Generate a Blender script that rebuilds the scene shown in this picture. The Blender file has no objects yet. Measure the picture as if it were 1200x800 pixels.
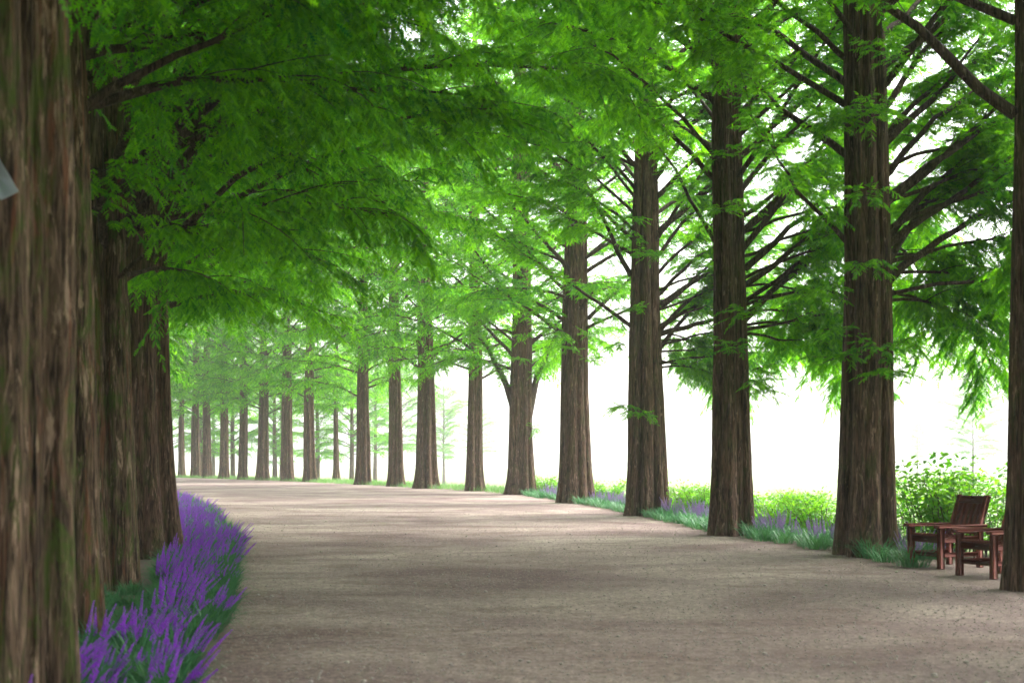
import bpy, math, random
import numpy as np
from mathutils import Vector, Matrix

random.seed(7)
scene = bpy.context.scene
COL = scene.collection
R = math.radians
FPX, HC, YH = 1500.0, 1.5, 540.0      # focal length in photo pixels, camera height, horizon row


def gx(px, d):
    """x on the ground of photo column px at depth d"""
    return (px - 600.0) * d / FPX


# ------------------------------------------------------------------ object helpers
def link(o, parent=None):
    COL.objects.link(o)
    if parent is not None:
        o.parent = parent
    return o


def tag(o, label=None, cat=None, group=None, kind=None):
    if label: o['label'] = label
    if cat: o['category'] = cat
    if group: o['group'] = group
    if kind: o['kind'] = kind
    return o


def empty(name, loc=(0, 0, 0), rz=0.0):
    o = bpy.data.objects.new(name, None)
    o.empty_display_size = 0.3
    o.location = loc
    o.rotation_euler = (0, 0, rz)
    return link(o)


def np_mesh(name, V, polys, mats=(), mat_idx=None, smooth=False):
    """V (n,3); polys: list of (k,m) int arrays with the same m inside each array"""
    me = bpy.data.meshes.new(name)
    V = np.asarray(V, dtype=np.float32)
    polys = [np.asarray(p, dtype=np.int32) for p in polys if len(p)]
    me.vertices.add(len(V))
    me.vertices.foreach_set('co', V.ravel())
    loops = np.concatenate([p.ravel() for p in polys])
    tot = np.concatenate([np.full(len(p), p.shape[1], dtype=np.int32) for p in polys])
    start = np.concatenate([[0], np.cumsum(tot)[:-1]]).astype(np.int32)
    me.loops.add(len(loops))
    me.loops.foreach_set('vertex_index', loops)
    me.polygons.add(len(tot))
    me.polygons.foreach_set('loop_start', start)
    me.polygons.foreach_set('loop_total', tot)
    for m in mats:
        me.materials.append(m)
    if mat_idx is not None:
        me.polygons.foreach_set('material_index', np.asarray(mat_idx, dtype=np.int32))
    if smooth:
        me.polygons.foreach_set('use_smooth', np.ones(len(tot), dtype=bool))
    me.update(calc_edges=True)
    return me


class MB:
    """collects tubes / boxes into one mesh"""
    def __init__(self):
        self.V, self.Q, self.T, self.n = [], [], [], 0

    def add(self, V, Q=None, T=None):
        V = np.asarray(V, float)
        if Q is not None and len(Q): self.Q.append(np.asarray(Q) + self.n)
        if T is not None and len(T): self.T.append(np.asarray(T) + self.n)
        self.V.append(V)
        self.n += len(V)

    def tube(self, P, rad, seg=6, cap=True):
        P = np.asarray(P, float)
        n = len(P)
        rad = np.broadcast_to(np.asarray(rad, float), (n,))
        T = np.gradient(P, axis=0)
        T /= np.linalg.norm(T, axis=1)[:, None] + 1e-9
        up = np.array([0, 0, 1.0]) if abs(T[0, 2]) < 0.9 else np.array([1.0, 0, 0])
        U = np.cross(T, up); U /= np.linalg.norm(U, axis=1)[:, None] + 1e-9
        W = np.cross(T, U)
        a = np.linspace(0, 2 * np.pi, seg, endpoint=False)
        V = (P[:, None, :] + rad[:, None, None] * (np.cos(a)[None, :, None] * U[:, None, :] + np.sin(a)[None, :, None] * W[:, None, :])).reshape(-1, 3)
        i, j = np.meshgrid(np.arange(n - 1), np.arange(seg), indexing='ij')
        i, j = i.ravel(), j.ravel(); k = (j + 1) % seg
        Q = np.stack([i * seg + j, i * seg + k, (i + 1) * seg + k, (i + 1) * seg + j], 1)
        self.add(V, Q)

    def box(self, c, s, rot=None, bev=0.0):
        c = np.asarray(c, float); s = np.asarray(s, float) / 2
        b = min(bev, *(s * 0.45))
        V, idx = [], {}
        for sx in (-1, 1):
            for sy in (-1, 1):
                for sz in (-1, 1):
                    for ax in range(3):
                        p = np.array([sx, sy, sz]) * s
                        q = p - np.array([sx, sy, sz]) * b
                        q[ax] = p[ax]
                        idx[(sx, sy, sz, ax)] = len(V); V.append(q)
        F4, F3 = [], []
        for ax in range(3):
            o1, o2 = [(1, 2), (2, 0), (0, 1)][ax]
            for sg in (-1, 1):
                f = []
                for a_, b_ in ((-1, -1), (1, -1), (1, 1), (-1, 1)):
                    k = [0, 0, 0]; k[ax] = sg; k[o1] = a_; k[o2] = b_
                    f.append(idx[(*k, ax)])
                F4.append(f if sg > 0 else f[::-1])
        if b > 0:
            for ax in range(3):                       # bevel strips along edges parallel to ax
                o1, o2 = [(1, 2), (2, 0), (0, 1)][ax]
                for a_ in (-1, 1):
                    for b_ in (-1, 1):
                        k0 = [0, 0, 0]; k0[o1] = a_; k0[o2] = b_; k0[ax] = -1
                        k1 = list(k0); k1[ax] = 1
                        f = [idx[(*k0, o1)], idx[(*k0, o2)], idx[(*k1, o2)], idx[(*k1, o1)]]
                        F4.append(f if a_ * b_ < 0 else f[::-1])
            for sx in (-1, 1):
                for sy in (-1, 1):
                    for sz in (-1, 1):
                        f = [idx[(sx, sy, sz, 0)], idx[(sx, sy, sz, 1)], idx[(sx, sy, sz, 2)]]
                        F3.append(f if sx * sy * sz > 0 else f[::-1])
        V = np.array(V)
        if rot is not None:
            V = V @ np.array(rot).T
        self.add(V + c, F4, F3)

    def mesh(self, name, mats, smooth=False):
        V = np.concatenate(self.V)
        return np_mesh(name, V, ([np.concatenate(self.Q)] if self.Q else []) + ([np.concatenate(self.T)] if self.T else []), mats, smooth=smooth)

    def build(self, name, mat, parent=None, smooth=False):
        o = bpy.data.objects.new(name, self.mesh(name, [mat], smooth))
        return link(o, parent)


def rotx(a):
    c, s = math.cos(a), math.sin(a)
    return np.array([[1, 0, 0], [0, c, -s], [0, s, c]])


# ------------------------------------------------------------------ materials
def new_mat(name):
    m = bpy.data.materials.new(name)
    m.use_nodes = True
    nt = m.node_tree
    nt.nodes.clear()
    out = nt.nodes.new('ShaderNodeOutputMaterial')
    return m, nt, out


def N(nt, t, **kw):
    n = nt.nodes.new(t)
    for k, v in kw.items():
        if k in n.inputs.keys():
            n.inputs[k].default_value = v
        else:
            setattr(n, k, v)
    return n


def ramp(nt, stops, fac=None):
    n = nt.nodes.new('ShaderNodeValToRGB')
    e = n.color_ramp.elements
    while len(e) < len(stops): e.new(0.5)
    for i, (p, c) in enumerate(stops):
        e[i].position = p
        e[i].color = (*c, 1) if len(c) == 3 else c
    if fac is not None: nt.links.new(fac, n.inputs['Fac'])
    return n


def mixc(nt, a, b, fac, mode='MIX'):
    n = nt.nodes.new('ShaderNodeMix'); n.data_type = 'RGBA'; n.blend_type = mode
    for sock, v in ((n.inputs[0], fac), (n.inputs[6], a), (n.inputs[7], b)):
        if hasattr(v, 'is_output'): nt.links.new(v, sock)
        elif isinstance(v, (int, float)): sock.default_value = v
        else: sock.default_value = (*v, 1)
    return n.outputs[2]


def noise(nt, scale, detail=4, rough=0.55, vec=None, mapscale=None, dist=0.0):
    n = N(nt, 'ShaderNodeTexNoise')
    n.inputs['Scale'].default_value = scale
    n.inputs['Detail'].default_value = detail
    n.inputs['Roughness'].default_value = rough
    n.inputs['Distortion'].default_value = dist
    if vec is not None:
        if mapscale is not None:
            mp = nt.nodes.new('ShaderNodeMapping')
            mp.inputs['Scale'].default_value = mapscale
            nt.links.new(vec, mp.inputs['Vector'])
            vec = mp.outputs['Vector']
        nt.links.new(vec, n.inputs['Vector'])
    return n.outputs['Fac']


def bark_mat(name, dark, mid, light, moss=0.0, red=0.0):
    m, nt, out = new_mat(name)
    tc = N(nt, 'ShaderNodeTexCoord')
    oi = N(nt, 'ShaderNodeObjectInfo')
    add = N(nt, 'ShaderNodeVectorMath', operation='ADD')
    nt.links.new(tc.outputs['Object'], add.inputs[0])
    sc = N(nt, 'ShaderNodeVectorMath', operation='SCALE'); sc.inputs['Scale'].default_value = 37.0
    cmb = N(nt, 'ShaderNodeCombineXYZ')
    for i in range(3): nt.links.new(oi.outputs['Random'], cmb.inputs[i])
    nt.links.new(cmb.outputs[0], sc.inputs[0]); nt.links.new(sc.outputs[0], add.inputs[1])
    v = add.outputs[0]
    n1 = noise(nt, 1.0, 6, 0.65, v, (16, 16, 1.9), 0.6)
    n2 = noise(nt, 1.0, 5, 0.6, v, (48, 48, 4.5), 0.4)
    n3 = noise(nt, 1.0, 4, 0.55, v, (6, 6, 1.0))
    n4 = noise(nt, 1.0, 3, 0.5, v, (2.2, 2.2, 0.9))
    c = ramp(nt, [(0.36, dark), (0.5, mid), (0.66, light)], n1).outputs[0]
    c2 = ramp(nt, [(0.38, [x * 0.3 for x in mid]), (0.62, light)], n2).outputs[0]
    c = mixc(nt, c, c2, 0.5)
    crack = ramp(nt, [(0.40, (0.16, 0.14, 0.13)), (0.48, (1, 1, 1))], noise(nt, 1.0, 5, 0.7, v, (22, 22, 1.2), 0.9)).outputs[0]
    c = mixc(nt, c, crack, 0.85, 'MULTIPLY')
    pale = ramp(nt, [(0.57, (0, 0, 0)), (0.62, (1, 1, 1))], noise(nt, 1.0, 7, 0.72, v, (14, 14, 2.0), 0.8)).outputs[0]
    c = mixc(nt, c, [min(1, x * 1.6 + 0.03) for x in light], mixf(nt, pale, 0.65))
    if red:
        rr = ramp(nt, [(0.55, (0, 0, 0)), (0.61, (1, 1, 1))], noise(nt, 1.0, 6, 0.7, v, (14, 14, 0.9), 0.6)).outputs[0]
        c = mixc(nt, c, (0.15, 0.058, 0.03), mixf(nt, rr, red))
    if moss:
        mm = ramp(nt, [(0.50, (0, 0, 0)), (0.60, (1, 1, 1))], noise(nt, 1.0, 8, 0.78, v, (5.5, 5.5, 1.6), 0.6)).outputs[0]
        c = mixc(nt, c, (0.05, 0.085, 0.010), mixf(nt, mm, moss))
    b = N(nt, 'ShaderNodeBsdfPrincipled')
    b.inputs['Roughness'].default_value = 0.9
    b.inputs['Specular IOR Level'].default_value = 0.2
    nt.links.new(c, b.inputs['Base Color'])
    h = N(nt, 'ShaderNodeMath', operation='ADD')
    nt.links.new(n1, h.inputs[0]); nt.links.new(n2, h.inputs[1])
    bp = N(nt, 'ShaderNodeBump'); bp.inputs['Strength'].default_value = 1.0; bp.inputs['Distance'].default_value = 0.05
    nt.links.new(h.outputs[0], bp.inputs['Height']); nt.links.new(bp.outputs[0], b.inputs['Normal'])
    nt.links.new(b.outputs[0], out.inputs['Surface'])
    return m


def mixf(nt, col, k):
    n = N(nt, 'ShaderNodeMath', operation='MULTIPLY')
    nt.links.new(col, n.inputs[0]); n.inputs[1].default_value = k
    return n.outputs[0]


def leaf_mat(name, refl_a, refl_b, tra_a, tra_b, tmix=0.5, gloss=0.04):
    """thin leaf: diffuse front, translucent back light, a little sheen; hue varies per frond and per clump"""
    m, nt, out = new_mat(name)
    geo = N(nt, 'ShaderNodeNewGeometry')
    tc = N(nt, 'ShaderNodeTexCoord')
    n = noise(nt, 0.8, 2, 0.5, tc.outputs['Object'])
    f = N(nt, 'ShaderNodeMath', operation='ADD')
    nt.links.new(mixf(nt, geo.outputs['Random Per Island'], 0.62), f.inputs[0])
    mr = N(nt, 'ShaderNodeMapRange'); mr.inputs['From Min'].default_value = 0.3; mr.inputs['From Max'].default_value = 0.7
    nt.links.new(n, mr.inputs['Value'])
    nt.links.new(mixf(nt, mr.outputs[0], 0.45), f.inputs[1])
    cr = mixc(nt, refl_a, refl_b, f.outputs[0]); ct = mixc(nt, tra_a, tra_b, f.outputs[0])
    d = N(nt, 'ShaderNodeBsdfDiffuse'); t = N(nt, 'ShaderNodeBsdfTranslucent')
    nt.links.new(cr, d.inputs['Color']); nt.links.new(ct, t.inputs['Color'])
    ms = N(nt, 'ShaderNodeMixShader'); ms.inputs[0].default_value = tmix
    nt.links.new(d.outputs[0], ms.inputs[1]); nt.links.new(t.outputs[0], ms.inputs[2])
    g = N(nt, 'ShaderNodeBsdfGlossy'); g.inputs['Roughness'].default_value = 0.45
    g.inputs['Color'].default_value = (0.8, 0.9, 0.8, 1)
    m2 = N(nt, 'ShaderNodeMixShader'); m2.inputs[0].default_value = gloss
    nt.links.new(ms.outputs[0], m2.inputs[1]); nt.links.new(g.outputs[0], m2.inputs[2])
    nt.links.new(m2.outputs[0], out.inputs['Surface'])
    return m


BARK = bark_mat('bark', (0.010, 0.006, 0.0045), (0.068, 0.033, 0.021), (0.175, 0.106, 0.076), moss=0.3, red=0.25)
BARK_MOSS = bark_mat('mossy_bark', (0.008, 0.005, 0.003), (0.062, 0.036, 0.021), (0.23, 0.155, 0.105), moss=0.8, red=0.7)
TWIG = bark_mat('twig_bark', (0.022, 0.014, 0.011), (0.062, 0.038, 0.029), (0.11, 0.072, 0.055))
LEAF = leaf_mat('redwood_foliage', (0.002, 0.034, 0.018), (0.025, 0.130, 0.016), (0.007, 0.165, 0.022), (0.34, 0.82, 0.005), 0.62, 0.008)
LIRI = leaf_mat('liriope_leaf', (0.016, 0.095, 0.050), (0.06, 0.18, 0.070), (0.03, 0.18, 0.06), (0.12, 0.32, 0.07), 0.35, 0.05)
GRASS = leaf_mat('grass_blade', (0.05, 0.14, 0.03), (0.09, 0.2, 0.05), (0.10, 0.30, 0.04), (0.18, 0.36, 0.06), 0.4)
SHRUB = leaf_mat('shrub_leaf', (0.025, 0.12, 0.015), (0.08, 0.2, 0.025), (0.08, 0.42, 0.015), (0.36, 0.70, 0.02), 0.58, 0.04)
PURPLE = leaf_mat('liriope_flower', (0.31, 0.03, 0.66), (0.50, 0.11, 0.86), (0.31, 0.03, 0.66), (0.50, 0.10, 0.86), 0.35, 0.02)
PALE_PURPLE = leaf_mat('pale_flower', (0.34, 0.16, 0.52), (0.44, 0.26, 0.60), (0.32, 0.13, 0.5), (0.42, 0.22, 0.56), 0.35, 0.03)


def simple_mat(name, col, rough=0.6, var=0.25, scale=(3, 30, 30), bump=0.2, metallic=0.0):
    m, nt, out = new_mat(name)
    tc = N(nt, 'ShaderNodeTexCoord')
    n = noise(nt, 1.0, 5, 0.6, tc.outputs['Object'], scale)
    c = mixc(nt, [x * (1 - var) for x in col], [min(1, x * (1 + var)) for x in col], n)
    b = N(nt, 'ShaderNodeBsdfPrincipled')
    b.inputs['Specular IOR Level'].default_value = 0.2
    b.inputs['Roughness'].default_value = rough; b.inputs['Metallic'].default_value = metallic
    nt.links.new(c, b.inputs['Base Color'])
    bp = N(nt, 'ShaderNodeBump'); bp.inputs['Strength'].default_value = bump; bp.inputs['Distance'].default_value = 0.004
    nt.links.new(n, bp.inputs['Height']); nt.links.new(bp.outputs[0], b.inputs['Normal'])
    nt.links.new(b.outputs[0], out.inputs['Surface'])
    return m


WOOD = simple_mat('stained_wood', (0.15, 0.040, 0.028), 0.7, 0.4)
WOOD_DARK = simple_mat('darker_stained_wood', (0.09, 0.024, 0.018), 0.7, 0.4)  # deeper tone of the same chair stain, used on the cross rails
PLATE = simple_mat('grey_enamel', (0.42, 0.45, 0.50), 0.4, 0.1, (6, 6, 6), 0.05)
STEEL = simple_mat('steel', (0.35, 0.35, 0.36), 0.4, 0.1, (20, 20, 20), 0.05, 1.0)
STONE = simple_mat('pebble', (0.27, 0.24, 0.21), 0.85, 0.4, (30, 30, 30), 0.3)
LITTER = simple_mat('dry_leaf', (0.16, 0.085, 0.045), 0.8, 0.5, (9, 9, 9), 0.2)


def path_mat():
    m, nt, out = new_mat('packed_sand')
    tc = N(nt, 'ShaderNodeTexCoord'); v = tc.outputs['Object']
    big = noise(nt, 1.0, 5, 0.6, v, (0.22, 0.34, 1), 0.8)
    mid = noise(nt, 1.0, 6, 0.62, v, (0.8, 1.2, 1), 0.9)
    fine = noise(nt, 11, 6, 0.75, v)
    grit = noise(nt, 45, 4, 0.8, v)
    c = ramp(nt, [(0.34, (0.125, 0.085, 0.083)), (0.48, (0.198, 0.150, 0.138)), (0.66, (0.31, 0.258, 0.222))], big).outputs[0]
    dk = ramp(nt, [(0.50, (0, 0, 0)), (0.64, (1, 1, 1))], mid).outputs[0]
    c = mixc(nt, c, (0.125, 0.082, 0.070), mixf(nt, dk, 0.6))
    c = mixc(nt, c, ramp(nt, [(0.36, (0.5, 0.48, 0.48)), (0.64, (1.25, 1.25, 1.25))], fine).outputs[0], 0.8, 'MULTIPLY')
    spk = ramp(nt, [(0.36, (0.25, 0.22, 0.2)), (0.46, (0.95, 0.95, 0.95)), (0.56, (1.05, 1.05, 1.05)), (0.66, (1.9, 1.85, 1.75))], grit).outputs[0]
    c = mixc(nt, c, spk, 0.85, 'MULTIPLY')
    b = N(nt, 'ShaderNodeBsdfPrincipled'); b.inputs['Roughness'].default_value = 0.93
    b.inputs['Specular IOR Level'].default_value = 0.15
    nt.links.new(c, b.inputs['Base Color'])
    h = N(nt, 'ShaderNodeMath', operation='MULTIPLY_ADD'); h.inputs[1].default_value = 0.35
    nt.links.new(grit, h.inputs[0]); nt.links.new(fine, h.inputs[2])
    bp = N(nt, 'ShaderNodeBump'); bp.inputs['Strength'].default_value = 0.7; bp.inputs['Distance'].default_value = 0.03
    nt.links.new(h.outputs[0], bp.inputs['Height']); nt.links.new(bp.outputs[0], b.inputs['Normal'])
    nt.links.new(b.outputs[0], out.inputs['Surface'])
    return m


def ground_mat():
    m, nt, out = new_mat('meadow_soil')
    tc = N(nt, 'ShaderNodeTexCoord'); v = tc.outputs['Object']
    n1 = noise(nt, 0.35, 5, 0.6, v); n2 = noise(nt, 9, 5, 0.7, v)
    c = ramp(nt, [(0.3, (0.07, 0.11, 0.03)), (0.5, (0.11, 0.16, 0.05)), (0.7, (0.16, 0.17, 0.07))], n1).outputs[0]
    c = mixc(nt, c, ramp(nt, [(0.3, (0.5, 0.45, 0.4)), (0.7, (1.3, 1.3, 1.2))], n2).outputs[0], 0.8, 'MULTIPLY')
    b = N(nt, 'ShaderNodeBsdfPrincipled'); b.inputs['Roughness'].default_value = 0.95
    nt.links.new(c, b.inputs['Base Color'])
    bp = N(nt, 'ShaderNodeBump'); bp.inputs['Distance'].default_value = 0.05
    nt.links.new(n2, bp.inputs['Height']); nt.links.new(bp.outputs[0], b.inputs['Normal'])
    nt.links.new(b.outputs[0], out.inputs['Surface'])
    return m


def soil_mat():
    m, nt, out = new_mat('litter_soil')
    tc = N(nt, 'ShaderNodeTexCoord'); v = tc.outputs['Object']
    n1 = noise(nt, 1.3, 5, 0.6, v); n2 = noise(nt, 25, 5, 0.7, v)
    c = ramp(nt, [(0.3, (0.085, 0.058, 0.046)), (0.6, (0.18, 0.135, 0.112))], n1).outputs[0]
    c = mixc(nt, c, ramp(nt, [(0.3, (0.4, 0.4, 0.4)), (0.7, (1.3, 1.2, 1.1))], n2).outputs[0], 0.85, 'MULTIPLY')
    b = N(nt, 'ShaderNodeBsdfPrincipled'); b.inputs['Roughness'].default_value = 0.95
    nt.links.new(c, b.inputs['Base Color'])
    bp = N(nt, 'ShaderNodeBump'); bp.inputs['Distance'].default_value = 0.04
    nt.links.new(n2, bp.inputs['Height']); nt.links.new(bp.outputs[0], b.inputs['Normal'])
    nt.links.new(b.outputs[0], out.inputs['Surface'])
    return m


# ------------------------------------------------------------------ plan of the avenue (depth -> x)
LEFT_ROW = [(-12, -2.6), (-6, -2.3), (0, -2.2), (3.5, -2.45), (7.0, -2.77), (10.5, -3.80), (15, -4.78), (20, -5.75), (25, -7.3), (30.5, -9.1), (37, -11.4), (44, -13.6), (52, -16.8), (61, -20.6), (72, -25.5), (84, -32), (98, -42)]
RIGHT = [  # photo column, depth, trunk width in photo px about 2.8 m up
    (1207, 14.8, 44), (1017, 20.4, 68), (857, 25.9, 48), (757, 35.2, 48), (676, 45.9, 36), (612, 57.5, 30),
    (556, 64.0, 22), (499, 70.0, 24), (463, 75.5, 18.5), (425, 81.0, 17.5), (362, 92.0, 15), (337, 96.0, 14.5),
    (308, 100.0, 13.5), (285, 104.0, 11.5), (262, 108.0, 11), (242, 112.0, 11), (229, 115.5, 10), (213, 119.0, 7)]
right_pts = [(gx(p, d), d) for p, d, w in RIGHT]


def interp(pts, y):
    ys = [p[1] for p in pts]; xs = [p[0] for p in pts]
    return float(np.interp(y, ys, xs))


edge_left = [(-0.6, -12), (-1.15, 0), (-1.6, 5), (-2.1, 8.65), (-2.5, 11.25), (-3.2, 15), (-3.95, 18.75), (-4.75, 22.5), (-7.0, 31), (-9.2, 39), (-12.8, 50), (-16, 58), (-21, 70), (-28, 83), (-37, 97)]
edge_right = [(6.2, -12), (6.0, 0), (5.75, 9), (5.62, 14.8), (5.30, 20.4), (4.15, 25.9), (3.35, 35.2), (2.0, 45.9), (0.0, 57.5), (-2.3, 64), (-5.1, 70), (-7.3, 75.5), (-10, 81), (-15.3, 92), (-17.5, 96), (-20.2, 100), (-22.6, 104), (-25.2, 108), (-28.2, 112), (-31.5, 115.5), (-36, 119), (-48, 127)]


# ------------------------------------------------------------------ setting
def ribbon(name, mat, left, right, z, n=220, across=10, ragged=0.0):
    """strip between two polylines (parameter = arc fraction)"""
    def res(pts):
        p = np.array(pts, float); s = np.concatenate([[0], np.cumsum(np.linalg.norm(np.diff(p, axis=0), axis=1))])
        t = np.linspace(0, s[-1], n)
        return np.stack([np.interp(t, s, p[:, 0]), np.interp(t, s, p[:, 1])], 1)
    a, b = res(left), res(right)
    rg = np.random.default_rng(17)
    for e in (a, b):                                     # worn, ragged edges
        j = np.convolve(rg.normal(0, 1, n + 8), np.ones(3) / 3, 'same')[4:-4]
        e[:, 0] += ragged * j
    u = np.linspace(0, 1, across)
    P = a[:, None, :] * (1 - u)[None, :, None] + b[:, None, :] * u[None, :, None]
    V = np.concatenate([P.reshape(-1, 2), np.full((n * across, 1), z)], 1)
    i, j = np.meshgrid(np.arange(n - 1), np.arange(across - 1), indexing='ij'); i, j = i.ravel(), j.ravel()
    Q = np.stack([i * across + j, i * across + j + 1, (i + 1) * across + j + 1, (i + 1) * across + j], 1)
    o = link(bpy.data.objects.new(name, np_mesh(name, V, [Q], [mat])))
    return tag(o, kind='structure')


S = 900
EDGE = np.array(edge_right + [(-140, 175), (-1000, 620)], float)


def right_dist(x, y):
    # distance to the right-hand path edge, zero on its left side
    p = np.stack([np.asarray(x, float).ravel(), np.asarray(y, float).ravel()], 1)
    best = np.full(len(p), 1e9); sgn = np.zeros(len(p))
    for a, b in zip(EDGE[:-1], EDGE[1:]):
        ab = b - a; t = np.clip(((p - a) @ ab) / (ab @ ab), 0, 1)
        q = p - (a + t[:, None] * ab); dd = np.hypot(q[:, 0], q[:, 1])
        cr = -(ab[0] * q[:, 1] - ab[1] * q[:, 0])
        m = dd < best - 1e-6
        best = np.where(m, dd, best); sgn = np.where(m, cr, sgn)
    return np.where(sgn > 0, best, 0)


def ground_z(x, y):
    t = np.clip((right_dist(x, y) - 5.0) / 14.0, 0, 1)
    z = -2.6 * t * t * (3 - 2 * t)
    return z if z.size > 1 else float(z[0])


gxs = np.unique(np.concatenate([np.linspace(-S, -60, 28), np.linspace(-60, 60, 121), np.linspace(60, S, 28)]))
gys = np.unique(np.concatenate([np.linspace(-S + 60, -15, 20), np.linspace(-15, 150, 166), np.linspace(150, S + 60, 25)]))
GX, GY = np.meshgrid(gxs, gys)
V = np.stack([GX.ravel(), GY.ravel(), ground_z(GX, GY)], 1)
i, j = np.meshgrid(np.arange(len(gys) - 1), np.arange(len(gxs) - 1), indexing='ij'); i, j = i.ravel(), j.ravel(); nx = len(gxs)
tag(link(bpy.data.objects.new('ground', np_mesh('ground', V, [np.stack([i * nx + j, i * nx + j + 1, (i + 1) * nx + j + 1, (i + 1) * nx + j], 1)], [ground_mat()], smooth=True))), kind='structure')
soil_l = [(x - 4.5, y) for x, y in edge_left]; soil_r = [(x + 2.2, y + 0.8) for x, y in edge_right]
ribbon('soil', soil_mat(), soil_l, soil_r, 0.004, n=300)
ribbon('path', path_mat(), edge_left, edge_right, 0.008, n=1100, ragged=0.07)


# ------------------------------------------------------------------ trees
def vnoise(u, v, rng, period):
    """value noise on a cylinder: u periodic (period cells), v free"""
    nv = int(np.ceil(v.max())) + 3
    G = rng.random((period, nv)) * 2 - 1
    iu = np.floor(u).astype(int); iv = np.floor(v).astype(int)
    fu = u - iu; fv = v - iv
    fu = fu * fu * (3 - 2 * fu); fv = fv * fv * (3 - 2 * fv)
    a = G[iu % period, iv]; b = G[(iu + 1) % period, iv]; c = G[iu % period, iv + 1]; d = G[(iu + 1) % period, iv + 1]
    return (a * (1 - fu) + b * fu) * (1 - fv) + (c * (1 - fu) + d * fu) * fv


def trunk_mesh(R0, H, seed, seg=72, rows=90, flare=0.35, grooves=9, depth=0.2, fibre=0.012, lean=(0, 0), core=0.74, ribw=1.0):
    rng = np.random.default_rng(seed)
    t = np.linspace(0, 1, rows)
    z = H * t ** 1.7
    z[0] = -0.12
    th = np.linspace(0, 2 * np.pi, seg, endpoint=False)
    TH, Z = np.meshgrid(th, z)
    zc = np.maximum(Z, 0)
    flare_z = flare * np.exp(-zc / 0.6) + 0.07 * np.exp(-zc / 2.4)
    base = R0 * np.clip(1.03 - 0.90 * zc / (H * 1.06), 0.02, 2)
    ratio = np.full_like(TH, core)                       # core
    ang = (np.arange(grooves) + rng.uniform(-.30, .30, grooves)) * 2 * np.pi / grooves + rng.random() * 6.28
    for a in ang:
        off = rng.uniform(.56, .76) - .10 * (ribw - 1) / .28 * (1 - 0.25 * np.clip(zc / rng.uniform(7, 14), 0, 1))
        b = rng.uniform(.22, .38) * ribw
        own = rng.uniform(.3, 1.7)
        off = off + flare_z * own
        drift = rng.uniform(-0.04, 0.04); ph = rng.random() * 6
        dd = TH - a - drift * zc - 0.05 * np.sin(zc * 0.8 + ph)
        q = (b * (1 + .35 * flare_z)) ** 2 - (off * np.sin(dd)) ** 2
        rr = np.where((q > 0) & (np.cos(dd) > 0), off * np.cos(dd) + np.sqrt(np.maximum(q, 0)), 0)
        ratio = np.maximum(ratio, rr)
    ratio = np.maximum(ratio, core + 0.5 * flare_z)
    rad = base * ratio
    p1 = max(8, int(R0 * 60)); p2 = max(16, int(R0 * 150))
    rad += fibre * vnoise(TH / (2 * np.pi) * p1, zc * 0.55 + 0.5, rng, p1)
    if seg > 100:
        rad += 0.6 * fibre * vnoise(TH / (2 * np.pi) * p2, zc * 1.3, rng, p2)
        rad += 0.25 * fibre * vnoise(TH / (2 * np.pi) * p2 * 2, zc * 5, rng, p2 * 2)
    X = rad * np.cos(TH) + lean[0] * zc + 0.03 * np.sin(zc * 0.5 + seed)
    Y = rad * np.sin(TH) + lean[1] * zc + 0.03 * np.cos(zc * 0.45 + seed)
    V = np.stack([X, Y, Z], -1).reshape(-1, 3)
    i, j = np.meshgrid(np.arange(rows - 1), np.arange(seg), indexing='ij'); i, j = i.ravel(), j.ravel(); k = (j + 1) % seg
    Q = np.stack([i * seg + j, i * seg + k, (i + 1) * seg + k, (i + 1) * seg + j], 1)
    return V, Q


def frond_template(pairs):
    ax = [((k / pairs) ** 0.95, 0, -0.18 * (k / pairs) ** 2) for k in range(pairs + 1)]
    V, T = list(ax), []
    for k in range(pairs):
        t = (k + 0.5) / pairs
        w = 0.27 * math.sin(math.pi * (0.14 + 0.80 * t)) ** 0.7
        for s in (-1, 1):
            T.append((k, k + 1, len(V)) if s > 0 else (k + 1, k, len(V)))
            V.append((min(1.06, t + 0.55 / pairs + 0.06), s * w, -0.18 * t * t - 0.03))
    return np.array(V), np.array(T)


FR_NEAR, FR_FAR = frond_template(4), frond_template(2)


def unit(a):
    return a / (np.linalg.norm(a, axis=-1, keepdims=True) + 1e-9)


def limb_points(z0, az, L, elev, rng, r_start, droop=0.5, bend=0.0, n=10):
    s = np.linspace(0, 1, n)
    e = elev - droop * s ** 1.6
    a = az + bend * s + 0.10 * np.cumsum(rng.normal(0, 1, n)) / n ** 0.5
    e = e + 0.08 * rng.normal(0, 1, n)
    d = np.stack([np.cos(e) * np.cos(a), np.cos(e) * np.sin(a), np.sin(e)], 1)
    P = np.concatenate([[[0, 0, 0]], np.cumsum(d[:-1] * (L / (n - 1)), axis=0)])
    P += np.array([r_start * math.cos(az), r_start * math.sin(az), z0])
    return P


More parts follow.
